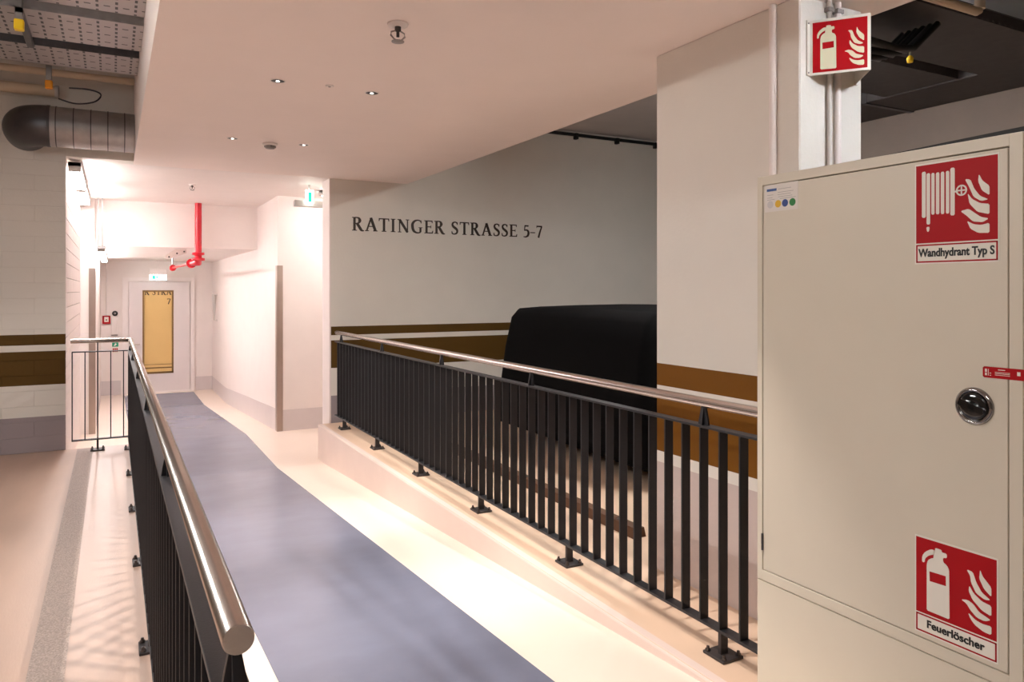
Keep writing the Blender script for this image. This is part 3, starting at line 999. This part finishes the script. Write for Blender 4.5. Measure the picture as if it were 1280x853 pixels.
# lettering on the gold pane
YP = YW - 0.0185
lettering(pane, 'R STRA', frame((WX0 + .04, YP, 1.40), (1, 0, 0), (0, 0, 1)), 0.13, 0.52, M['letter'], 0.002)
lettering(pane, '7', frame((WX1 - .13, YP, 1.20), (1, 0, 0), (0, 0, 1)), 0.12, 0.075, M['letter'], 0.002)


# ================================================================ COVERED CAR
cc = thing('covered_car', 'car hidden under a black fabric cover behind the railing', 'car', (5.3, 5.66, 0))
prof = [(-1.78, 0.16, 0.62), (-1.80, 0.45, 0.70), (-1.74, 0.85, 0.90), (-1.62, 1.18, 1.10), (-1.50, 1.29, 1.18), (-1.3, 1.325, 1.2), (-0.6, 1.345, 1.2), (0.1, 1.32, 1.18), (0.6, 1.12, 1.15), (0.95, 0.98, 1.1), (1.5, 0.92, 1.05), (1.78, 0.82, 1.0), (1.86, 0.5, 0.85), (1.84, 0.16, 0.6)]
vs, fs = [], []
NS = 28
rows = []
xs_ = []
# sections across the car: top height by length, then sides draped down to 0.16
cols = [(-1.80, 0.30), (-1.79, 0.60), (-1.74, 0.95), (-1.67, 1.24), (-1.60, 1.315), (-1.35, 1.33), (-0.9, 1.34), (-0.3, 1.345), (0.2, 1.31), (0.6, 1.14), (0.9, 1.00), (1.3, 0.95), (1.65, 0.90), (1.80, 0.75), (1.86, 0.45), (1.87, 0.25)]
sec = [(-1.26, 0.0), (-1.245, 0.25), (-1.20, 0.55), (-1.14, 0.85), (-1.105, 0.985), (-1.06, 1.0), (-0.6, 1.005), (0, 1.008), (0.6, 1.005), (1.06, 1.0), (1.105, 0.985), (1.14, 0.85), (1.20, 0.55), (1.245, 0.25), (1.26, 0.0)]
for i, (x, zt) in enumerate(cols):
    for j, (yy, t) in enumerate(sec):
        z = 0.15 + (zt - 0.15) * t
        k = 0.02 * math.sin(9 * x + 1.3 * j) * (1 - t) + 0.012 * math.sin(17 * yy + i) * (1 - t)
        xo = x + (0.03 * math.sin(11 * yy + 0.7) * max(0, 1 - zt) if abs(x) > 1.6 else 0)
        vs.append((xo, yy + (k if abs(yy) > 1 else 0), z))
n = len(sec)
for i in range(len(cols) - 1):
    for j in range(n - 1):
        fs.append((i * n + j, (i + 1) * n + j, (i + 1) * n + j + 1, i * n + j + 1))
fs.append(tuple(range(n)))
fs.append(tuple(range((len(cols) - 1) * n, len(cols) * n))[::-1])
fs.append(tuple([i * n for i in range(len(cols))][::-1] + [i * n + n - 1 for i in range(len(cols))]))
cv = MB()
cv.add(vs, fs, True)
co = cv.build('fabric_cover', M['cover'], cc)
for wx in (-1.15, 1.2):
    for wy in (-0.85, 0.85):
        MB().lathe([(0.0, -0.1), (0.24, -0.1), (0.3, -0.08), (0.31, 0), (0.3, 0.08), (0.24, 0.1), (0, 0.1)], aim((wx, wy, 0.31), (0, 1, 0)), 24).build('wheel', M['black_rod'], cc)

ws = thing('wheel_stop', 'brown bar lying on the parking deck in front of the covered car', 'wheel stop', (2.81, 5.0, 0))
MB().prism([(-0.05, 0), (0.05, 0), (0.035, 0.06), (-0.035, 0.06)], frame((0, 1.45, 0), (1, 0, 0), (0, 0, 1)), 2.85).build('bar', M['brown_rubber'], ws)
for yy in (-1.2, 0, 1.2):
    MB().lathe([(0.018, 0.058), (0.018, 0.064), (0, 0.065)], Matrix.Translation((0, yy, 0)), 10).build('bolt', M['bolt'], ws)

# black rod along the top of the lettered wall
rod = thing('cable_rod', 'black rod with clamps along the top of the lettered wall', 'pipe', (4.9, 8.32, 3.57))
MB().tube([(-1.8, 0, 0), (2.38, 0, 0)], 0.022, 10).build('rod', M['black_rod'], rod)
for k in range(6):
    MB().cbox(-1.5 + k * 0.67, -1.45 + k * 0.67, -0.035, 0.03, -0.06, 0.02, 0.006).build('rod_clamp', M['black_rod'], rod)


# ================================================================ CEILING FITTINGS
dl0 = None
for Y in (2.62, 4.60, 6.52):
    for X in (0.873, 1.456):
        near_to = {2.62: 'before the ceiling sprinkler', 4.60: 'beside the flat sensor disc', 6.52: 'beside the smoke detector'}[Y]
        side = 'nearer the corner railing' if X < 1 else 'nearer the straight railing'
        d = thing('downlight', 'small recessed ceiling downlight %s, %s' % (near_to, side), 'ceiling light', (X, Y, 2.76), 'downlights over the ramp')
        if dl0 is None:
            r_ = MB().lathe([(0.040, 0.0), (0.046, 0.0), (0.046, -0.003), (0.040, -0.004), (0.040, 0.0)], n=28).build('trim_ring', M['white'], d)
            c_ = MB().lathe([(0.0, -0.0005), (0.040, -0.0005), (0.040, -0.002), (0.0, -0.002)], n=24).build('reflector_cup', M['dark_cup'], d)
            h_ = MB().lathe([(0.011, -0.0015), (0.010, -0.006), (0.0, -0.008)], n=16).build('lamp_lens', M['spot_hot'], d)
            dl0 = (r_, c_, h_)
        else:
            for nm, q in zip(('trim_ring', 'reflector_cup', 'lamp_lens'), dl0):
                share(nm, q, d, (0, 0, 0))
        L = bpy.data.lights.new('downlight_beam', 'SPOT')
        L.energy = DOWNLIGHT_W
        L.color = DOWNLIGHT_COL
        L.spot_size = math.radians(68)
        L.spot_blend = 0.45
        L.shadow_soft_size = 0.004
        lo = bpy.data.objects.new('downlight_beam', L)
        COL.objects.link(lo)
        lo.parent = d
        lo.location = (0, 0, -0.03)


def sprinkler(loc, label, s=1.0):
    t = thing('sprinkler', label, 'sprinkler', loc)
    MB().lathe([(0.0, 0), (0.040 * s, 0), (0.038 * s, -0.008 * s), (0.018 * s, -0.012 * s), (0.0, -0.012 * s)]).build('escutcheon', M['white'], t)
    MB().lathe([(0.012 * s, -0.01 * s), (0.012 * s, -0.028 * s), (0.006 * s, -0.03 * s), (0.006 * s, -0.05 * s), (0.0, -0.05 * s)], n=12).build('nozzle', M['bolt'], t)
    for sg in (-1, 1):
        MB().tube([(0.008 * s * sg, 0, -0.026 * s), (0.026 * s * sg, 0, -0.034 * s), (0.028 * s * sg, 0, -0.046 * s), (0.014 * s * sg, 0, -0.060 * s), (0, 0, -0.064 * s)], 0.003 * s, 8).build('frame_arm', M['plastic_grey'], t)
    MB().lathe([(0.0, -0.064 * s), (0.024 * s, -0.066 * s), (0.024 * s, -0.069 * s), (0.0, -0.070 * s)], n=16).build('deflector', M['plastic_grey'], t)
    return t


sprinkler((1.187, 3.35, 2.76), 'ceiling sprinkler head over the ramp with round white escutcheon', 1.25)
sprinkler((0.833, 9.6, 2.76), 'small sprinkler head on the corridor ceiling before the white beam', 1.0)
sd = thing('smoke_detector', 'small grey domed smoke detector between the two far downlights', 'detector', (1.189, 6.60, 2.76))
MB().lathe([(0.0, 0), (0.062, 0), (0.062, -0.012), (0.05, -0.02), (0.0, -0.02)]).build('base', M['white'], sd)
MB().lathe([(0.046, -0.018), (0.046, -0.032), (0.036, -0.045), (0.0, -0.048)], n=20).build('sensor_dome', M['plastic_grey'], sd)
for k in range(4):
    MB().cbox(-0.003, 0.003, -0.048, -0.04, -0.036, -0.018, 0.001).build('vent_fin', M['galv_dark'], sd).rotation_euler.z = k * math.pi / 2
se = thing('ceiling_sensor', 'flat pale sensor disc between the two nearer downlights', 'sensor', (1.175, 4.56, 2.76))
MB().lathe([(0.0, 0), (0.026, 0), (0.026, -0.004), (0.015, -0.007), (0.0, -0.007)], n=20).build('disc', M['white'], se)
MB().lathe([(0.009, -0.006), (0.007, -0.010), (0.0, -0.011)], n=12).build('lens', M['plastic_grey'], se)


def batten(name, label, c, L, axis, m_tube, w=0.10, h=0.06, group=None, down=True):
    t = thing(name, label, 'lamp', c, group)
    a, e = (w / 2, L / 2)

    def bx(x0, x1, y0, y1, z0, z1):
        return MB().cbox(y0, y1, x0, x1, z0, z1, .003) if axis == 'x' else MB().cbox(x0, x1, y0, y1, z0, z1, .003)
    bx(-a, a, -e, e, -h * .45, 0).build('housing', M['lampbody'], t)
    df = bx(-a * .92, a * .92, -e + .03, e - .03, -h, -h * .45)
    df.v, df.f, df.smooth = [], [], []
    q = (-e + .03, e - .03, -a * .92, a * .92) if axis == 'x' else (-a * .92, a * .92, -e + .03, e - .03)
    df.box(*q, -h, -h * .45).build('diffuser', m_tube, t)
    for sg in (-1, 1):
        bx(-a, a, sg * e - .015 - .015 * sg, sg * e + .015 - .015 * sg, -h * 1.02, 0).build('end_cap', M['lampbody'], t)
    return t


batten('batten_lamp', 'bright batten lamp on the corridor block wall, nearer the striped wall', (-0.325, 9.05, 2.735), 1.5, 'y', M['corr_tube'], 0.11, 0.09)
batten('batten_lamp', 'bright batten lamp on the corridor block wall, nearer the white beam', (-0.325, 10.75, 2.735), 1.5, 'y', M['corr_tube'], 0.11, 0.09)
pl_ = batten('pendant_lamp', 'slim lit lamp hung on two thin rods under the white beam', (-0.14, 13.9, 2.10), 4.4, 'y', M['pend_tube'], 0.09, 0.07)
for yy in (-1.50, -1.46):
    pass
for xx in (-0.175, -0.125):
    MB().tube([(xx + .14, -2.28, 0.66), (xx + .14, -2.28, -0.01)], 0.007, 8).build('hanging_rod', M['galv'], pl_)
MB().cbox(-0.05, 0.05, -2.30, -2.19, -0.03, 0.005, .003).build('hanger_plate', M['galv'], pl_)
batten('batten_lamp', 'batten lamp on the ceiling of the niche behind the lettered wall', (2.75, 9.4, 2.755), 0.9, 'x', M['corr_tube'], 0.10, 0.06)
batten('batten_lamp', 'added unseen cool batten lamp under the ceiling edge above the cabinet', (2.72, 1.15, 2.755), 0.65, 'x', M['pillar_fill'], 0.10, 0.06)  # out of view, added to brighten the white pillar face
bl = batten('batten_lamp', 'added unseen batten lamp hung on two rods over the covered car', (4.35, 4.45, 3.28), 1.2, 'y', M['bay_fill'], 0.12, 0.07)  # hidden behind the pillar, added to brighten the lettered wall
for yy in (-0.4, 0.4):
    MB().tube([(0, yy, -0.005), (0, yy, 0.34)], 0.008, 8).build('hanging_rod', M['galv'], bl)
batten('batten_lamp', 'added unseen batten lamp over the lane behind the ramp entrance', (-2.2, -0.6, 3.62), 1.5, 'y', M['rear_fill'], 0.14, 0.08)  # added behind the camera to raise the general light
ll = batten('batten_lamp', 'unseen batten lamp hung on two rods over the left lane before the cable trays', (-2.2, 3.7, 3.0), 1.5, 'y', M['left_tube'], 0.14, 0.08)  # unseen, hung low so its light reaches the striped wall
for yy in (-0.5, 0.5):
    MB().tube([(0, yy, -0.005), (0, yy, 0.62)], 0.008, 8).build('hanging_rod', M['galv'], ll)

# exit signs
ex = thing('exit_sign', 'lit green running man exit sign above the far door', 'exit sign', (0.82, 16.9, 1.72))
MB().cbox(-0.16, 0.16, -0.03, 0.03, 0.10, 0.225, .005).build('housing', M['white'], ex)
MB().box(-0.155, 0.155, -0.012, 0.012, -0.01, 0.10).build('lit_panel', M['exit_glow'], ex)
sy = MB()
Tm = frame((-0.105, -0.0125, 0.005), (1, 0, 0), (0, 0, 1))
sy.prism([(0.0, 0), (0.055, 0), (0.055, 0.08), (0.0, 0.08)], Tm, 0.001).prism([(0.062, 0.02), (0.10, 0.02), (0.10, 0.01), (0.12, 0.04), (0.10, 0.07), (0.10, 0.06), (0.062, 0.06)], Tm, 0.001)
sy.prism([(0.185, 0.005), (0.20, 0.005), (0.20, 0.075), (0.185, 0.075)], Tm, 0.001)
sy.build('pictogram', M['exit_green'], ex)
MB().tube([(0, 0, 0.22), (0, 0, 0.40)], 0.01, 8).build('hanger', M['white'], ex)
ex2 = thing('exit_sign', 'lit exit sign with grey mounting bar beside the lettered wall end', 'exit sign', (2.07, 9.0, 2.50))
MB().cbox(-0.17, 0.18, -0.02, 0.06, 0.0, 0.075, .004).build('mounting_bar', M['lampbody'], ex2)
MB().cbox(-0.05, 0.045, -0.05, -0.035, 0.035, 0.195, .002).build('lit_panel', M['exit_glow'], ex2)
T2 = frame((-0.04, -0.0505, 0.05), (1, 0, 0), (0, 0, 1))
MB().prism([(0.02, 0.0), (0.065, 0.0), (0.065, 0.12), (0.02, 0.12)], T2, 0.001).build('pictogram', M['exit_green'], ex2)
MB().box(-0.01, 0.01, -0.03, 0.0, 0.06, 0.259).build('hanger', M['lampbody'], ex2)

# ================================================================ CORRIDOR FITTINGS
rp = thing('sprinkler_pipe', 'red sprinkler pipe dropping from the corridor ceiling with flange and elbow', 'pipe', (1.089, 11.62, 2.03))
MB().tube([(0, 0, 0.73), (0, 0, 0.02)], 0.047, 18).build('riser', M['redpipe'], rp)
MB().lathe([(0.085, 0.015), (0.085, -0.02), (0.05, -0.025), (0.05, -0.06), (0.09, -0.065), (0.09, -0.10), (0.05, -0.105)], n=20).build('flange', M['redpipe'], rp)
MB().tube([(0, 0, -0.06), (0, 0.03, -0.12), (-0.03, 0.12, -0.13), (-0.06, 0.35, -0.13)], [0.05, 0.05, 0.045, 0.04], 14).build('elbow', M['redpipe'], rp)
MB().lathe([(0.07, 0), (0.07, 0.04)], aim((-0.06, 0.35, -0.13), (0, 1, 0)), 16).build('coupling', M['redpipe'], rp)
MB().tube([(-0.06, 0.38, -0.13), (-0.12, 3.3, -0.12)], 0.018, 10).build('branch_pipe', M['redpipe'], rp)
MB().lathe([(0.05, 0), (0.06, 0.03), (0.05, 0.12)], aim((-0.12, 3.3, -0.12), (0, 1, 0)), 12).build('end_fitting', M['redpipe'], rp)
MB().tube([(-0.12, 3.36, -0.12), (-0.12, 3.36, 0.09)], 0.016, 8).build('hanger_rod', M['galv'], rp)
bk = thing('conduit_bracket', 'white bracket with bolts under the beam beside the red pipe', 'bracket', (0.83, 12.4, 2.12))
MB().prism([(0, 0), (0.16, 0), (0.16, -0.05), (-0.06, -0.14), (-0.13, -0.14), (-0.13, -0.10)], frame((0.0, 0, 0), (1, 0, 0), (0, 0, 1)), 0.05).build('arm', M['white'], bk)
for q in ((0.13, -0.03), (0.03, -0.06), (-0.08, -0.115)):
    MB().lathe([(0.014, 0), (0.012, 0.012), (0, 0.014)], aim((q[0], -0.05, q[1]), (0, -1, 0)), 8).build('bolt', M['bolt'], bk)

gh = thing('grab_handle', 'pale vertical grab handle on the right corridor wall', 'handle', (1.937, 16.735, 1.14))
MB().tube([(0, 0, 0.27), (-0.06, 0, 0.27), (-0.06, 0, -0.27), (0, 0, -0.27)], 0.014, 10).build('bar', M['lampbody'], gh)
for zz in (0.27, -0.27):
    MB().lathe([(0.03, 0), (0.03, 0.012), (0, 0.012)], aim((0, 0, zz), (-1, 0, 0)), 14).build('rosette', M['lampbody'], gh)

YA = 17.6
fa = thing('fire_alarm', 'red square fire alarm call point beside the far door', 'fire alarm', (-0.117, YA, 0.885))
MB().cbox(-0.073, 0.073, -0.05, 0, -0.085, 0.085, .006).build('housing', M['red'], fa)
MB().cbox(-0.04, 0.04, -0.056, -0.048, -0.045, 0.06, .003).build('press_panel', M['sign_white'], fa)
MB().lathe([(0.014, 0), (0.012, 0.008), (0, 0.009)], aim((0, -0.056, 0.0), (0, -1, 0)), 12).build('button', M['ink'], fa)
MB().tube([(0, -0.012, 0.085), (0, -0.012, 1.23)], 0.011, 8).build('cable_duct', M['white'], fa)
ap = thing('access_panel', 'white entry panel with round black camera beside the far door', 'panel', (0.03, YA, 0.58))
MB().cbox(-0.06, 0.06, -0.04, 0, 0, 0.36, .006).build('housing', M['white'], ap)
MB().lathe([(0.055, 0), (0.055, 0.02), (0.04, 0.03), (0, 0.03)], aim((0.01, 0, 0.435), (0, -1, 0)), 20).build('camera_ring', M['ink'], ap)
MB().lathe([(0.022, 0), (0.015, 0.008), (0, 0.01)], aim((0.01, -0.03, 0.435), (0, -1, 0)), 14).build('camera_lens', M['plastic_grey'], ap)
MB().box(-0.06, 0.06, -0.045, 0, -0.03, -0.01).build('lower_edge', M['plastic_grey'], ap)
np_ = thing('notice_plate', 'small green and red notice plate below the white entry panel', 'notice', (0.045, YA, 0.18))
MB().cbox(-0.06, 0.06, -0.012, 0, 0, 0.24, .002).build('plate', M['sign_white'], np_)
MB().box(-0.058, 0.058, -0.014, -0.012, 0.14, 0.238).build('green_field', M['green'], np_)
MB().prism([(-0.03, 0.16), (0.0, 0.16), (0.03, 0.19), (0.0, 0.22), (-0.01, 0.19)], frame((0, -0.014, 0), (1, 0, 0), (0, 0, 1)), 0.001).build('green_symbol', M['sign_white'], np_)
rs = MB()
for k in range(3):
    rs.box(-0.045 + k * .033, -0.022 + k * .033, -0.014, -0.012, 0.03, 0.11)
rs.build('red_field', M['red'], np_)

# ================================================================ UPPER LEFT: DUCT, TRAYS, PIPES
du = thing('ventilation_duct', 'round spiral metal duct with dark elbow below the cable trays', 'duct', (0, 7.80, 2.965))
R = 0.178
MB().tube([(0.178, 0, 0), (-0.50, 0, 0)], R, 32, caps=False).build('spiral_pipe', M['galv'], du)
for k in range(5):
    x = 0.10 - k * 0.135
    MB().tube([(x, 0, 0), (x - 0.008, 0, 0)], R + 0.004, 32).build('seam_ring', M['galv_dark'], du)
el_ = []
for k in range(10):
    t = k / 9 * math.pi / 2
    el_.append((-0.50 - 0.19 * math.sin(t), 0.19 - 0.19 * math.cos(t), 0))
el_.append((-0.69, 0.335, 0))
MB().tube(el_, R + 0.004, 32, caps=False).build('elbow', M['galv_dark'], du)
MB().tube([(-0.49, 0, 0), (-0.515, 0, 0)], R + 0.007, 32).build('collar', M['galv_dark'], du)


def tray(name, label, x0, x1, y0, y1, z, hgt=0.06, m_side=None, m_bot=None, group=None):
    t = thing(name, label, 'cable tray', (x1, (y0 + y1) / 2, z), group)
    hw = (y1 - y0) / 2
    L = x0 - x1
    MB().box(L, 0, -hw, hw, 0, 0.003).build('punched_floor', m_bot or M['punched'], t)
    for sg in (-1, 1):
        w = MB()
        w.box(L, 0, sg * hw - .002, sg * hw + .002, 0, hgt)
        w.box(L, 0, sg * hw - .012, sg * hw + .002, hgt - .003, hgt)
        w.build('side_rail', m_side or M['galv'], t)
        rb = MB()
        k = 0
        x = -0.03
        while x > L:
            rb.cbox(x - .03, x, sg * hw - .005, sg * hw + .005, 0.006, 0.018, 0.002)
            x -= 0.07
        rb.build('rail_embossing', m_side or M['galv'], t)['kind'] = 'stuff'
    return t


t1 = tray('cable_tray', 'punched metal cable tray with yellow capped hanger, middle of three', -4.5, 0.178, 5.40, 5.98, 3.22)
tray('cable_tray', 'punched metal cable tray farthest from the striped wall', -4.5, 0.178, 4.72, 5.28, 3.24)
t3 = tray('cable_tray', 'dark sided cable tray with amber capped hanger nearest the striped wall', -4.5, 0.178, 6.35, 6.86, 3.27, 0.11, M['galv_dark'])


def hanger(parent, x, y, z0, z1, cap):
    MB().box(x - .02, x + .02, y - .02, y - .016, z0, z1).box(x - .02, x - .016, y - .02, y + .02, z0, z1).box(x + .016, x + .02, y - .02, y + .02, z0, z1).build('hanger_profile', M['galv'], parent)
    MB().cbox(x - .026, x + .026, y - .026, y + .026, z0 - .06, z0 + .005, .006).build('hanger_cap', cap, parent)


o1 = Vector((0.178, 5.69, 3.22))
hanger(t1, -0.50 - o1.x, 5.38 - o1.y, 3.135 - o1.z, 0.40, M['yellow'])
hanger(t1, -2.0 - o1.x, 5.38 - o1.y, 3.135 - o1.z, 0.40, M['yellow'])
MB().cbox(-0.52 - o1.x, -0.48 - o1.x, 5.36 - o1.y, 6.10 - o1.y, -0.045, -0.004, .004).build('cantilever_arm', M['galv_dark'], t1)
o3 = Vector((0.178, 6.605, 3.27))
hanger(t3, -0.45 - o3.x, 6.98 - o3.y, 3.17 - o3.z, 0.35, M['amber'])
p1 = thing('wall_pipe', 'beige pipe running along the top of the striped wall', 'pipe', (-2.1, 7.85, 3.46))
MB().tube([(-2.4, 0, 0), (2.278, 0, 0)], 0.032, 14).build('pipe', M['pipe_beige'], p1)
p2 = thing('wall_pipe', 'thicker beige pipe just below the top of the striped wall, ending in a cap', 'pipe', (-2.2, 8.02, 3.33))
MB().tube([(-2.4, 0, 0), (1.76, 0, 0)], 0.05, 16).build('pipe', M['pipe_beige'], p2)
MB().lathe([(0.056, 0), (0.056, 0.03), (0, 0.03)], aim((1.73, 0, 0), (1, 0, 0)), 16).build('end_cap', M['lampbody'], p2)
MB().tube(smooth([(1.76, -0.04, -0.07), (1.9, -0.04, -0.10), (2.05, -0.02, -0.06), (2.1, 0.0, 0.02), (2.0, 0.03, 0.06), (1.84, 0.05, 0.06)]), 0.007, 8).build('cable_loop', M['galv_dark'], p2)

# ================================================================ UPPER RIGHT: DARK SERVICES
tray('cable_tray', 'dark cable tray under the garage ceiling passing over the yellow capped rod', 3.1, 6.4, 2.88, 3.62, 3.30, 0.08, M['tray_dark'], M['tray_dark'])
tray('cable_tray', 'dark cable tray under the garage ceiling on the pillar side of the beige water pipe', 3.1, 6.4, 1.75, 2.45, 3.34, 0.08, M['tray_dark'], M['tray_dark'])
tray('cable_tray', 'dark cable tray beside the added lamp over the covered car, fixed to the flat air duct', 4.9, 6.54, 3.9, 4.6, 3.36, 0.08, M['tray_dark'], M['tray_dark'])
d2 = thing('air_duct', 'flat dark rectangular air duct along the dim side wall', 'duct', (6.9, 3.6, 3.35))
MB().cbox(-0.35, 0.39, -5.0, 4.2, 0, 0.265, 0.008).build('duct_body', M['tray_dark'], d2)
for k in range(5):
    MB().box(-0.36, 0.395, -4.2 + k * 1.8, -4.15 + k * 1.8, -0.01, 0.265).build('duct_flange', M['galv_dark'], d2)
bp = thing('water_pipe', 'beige water pipe with elbow under the dark garage ceiling', 'pipe', (4.67, 2.65, 3.20))
MB().tube([(0, 0, 0.415), (0, 0, 0.03), (-0.01, 0, 0.01), (-0.03, 0, 0.0), (-1.59, 0, 0.0)], 0.024, 12).build('pipe', M['pipe_beige'], bp)
MB().lathe([(0.03, -0.03), (0.03, 0.03)], Matrix.Translation((0, 0, 0.05)), 12).build('coupling', M['pipe_beige'], bp)
cbn = thing('cable_bundle', 'bundle of dark looped cables beside the beige water pipe', 'cables', (4.35, 3.15, 3.115))
for k in range(6):
    o_ = (k - 2.5) * 0.05
    MB().tube([(-0.5, o_, 0.165), (-0.3, o_ + .05, -0.02 - .02 * (k % 3)), (0.0, o_ - .03, -0.08 + .03 * (k % 2)), (0.3, o_ + .04, -0.02), (0.5, o_, 0.165)], 0.022, 8).build('cable', M['galv_dark'] if k % 2 else M['black_rod'], cbn)
hk = thing('threaded_hanger', 'thin hanger rod with a yellow cap under the dark cable tray', 'hanger', (5.0, 3.32, 3.12))
MB().tube([(0, 0, 0.178), (0, 0, 0.03)], 0.008, 8).build('rod', M['galv'], hk)
MB().lathe([(0, 0), (0.02, 0.002), (0.024, 0.03), (0.012, 0.05)], n=10).build('cap', M['yellow'], hk)

print('objects', len(bpy.data.objects))
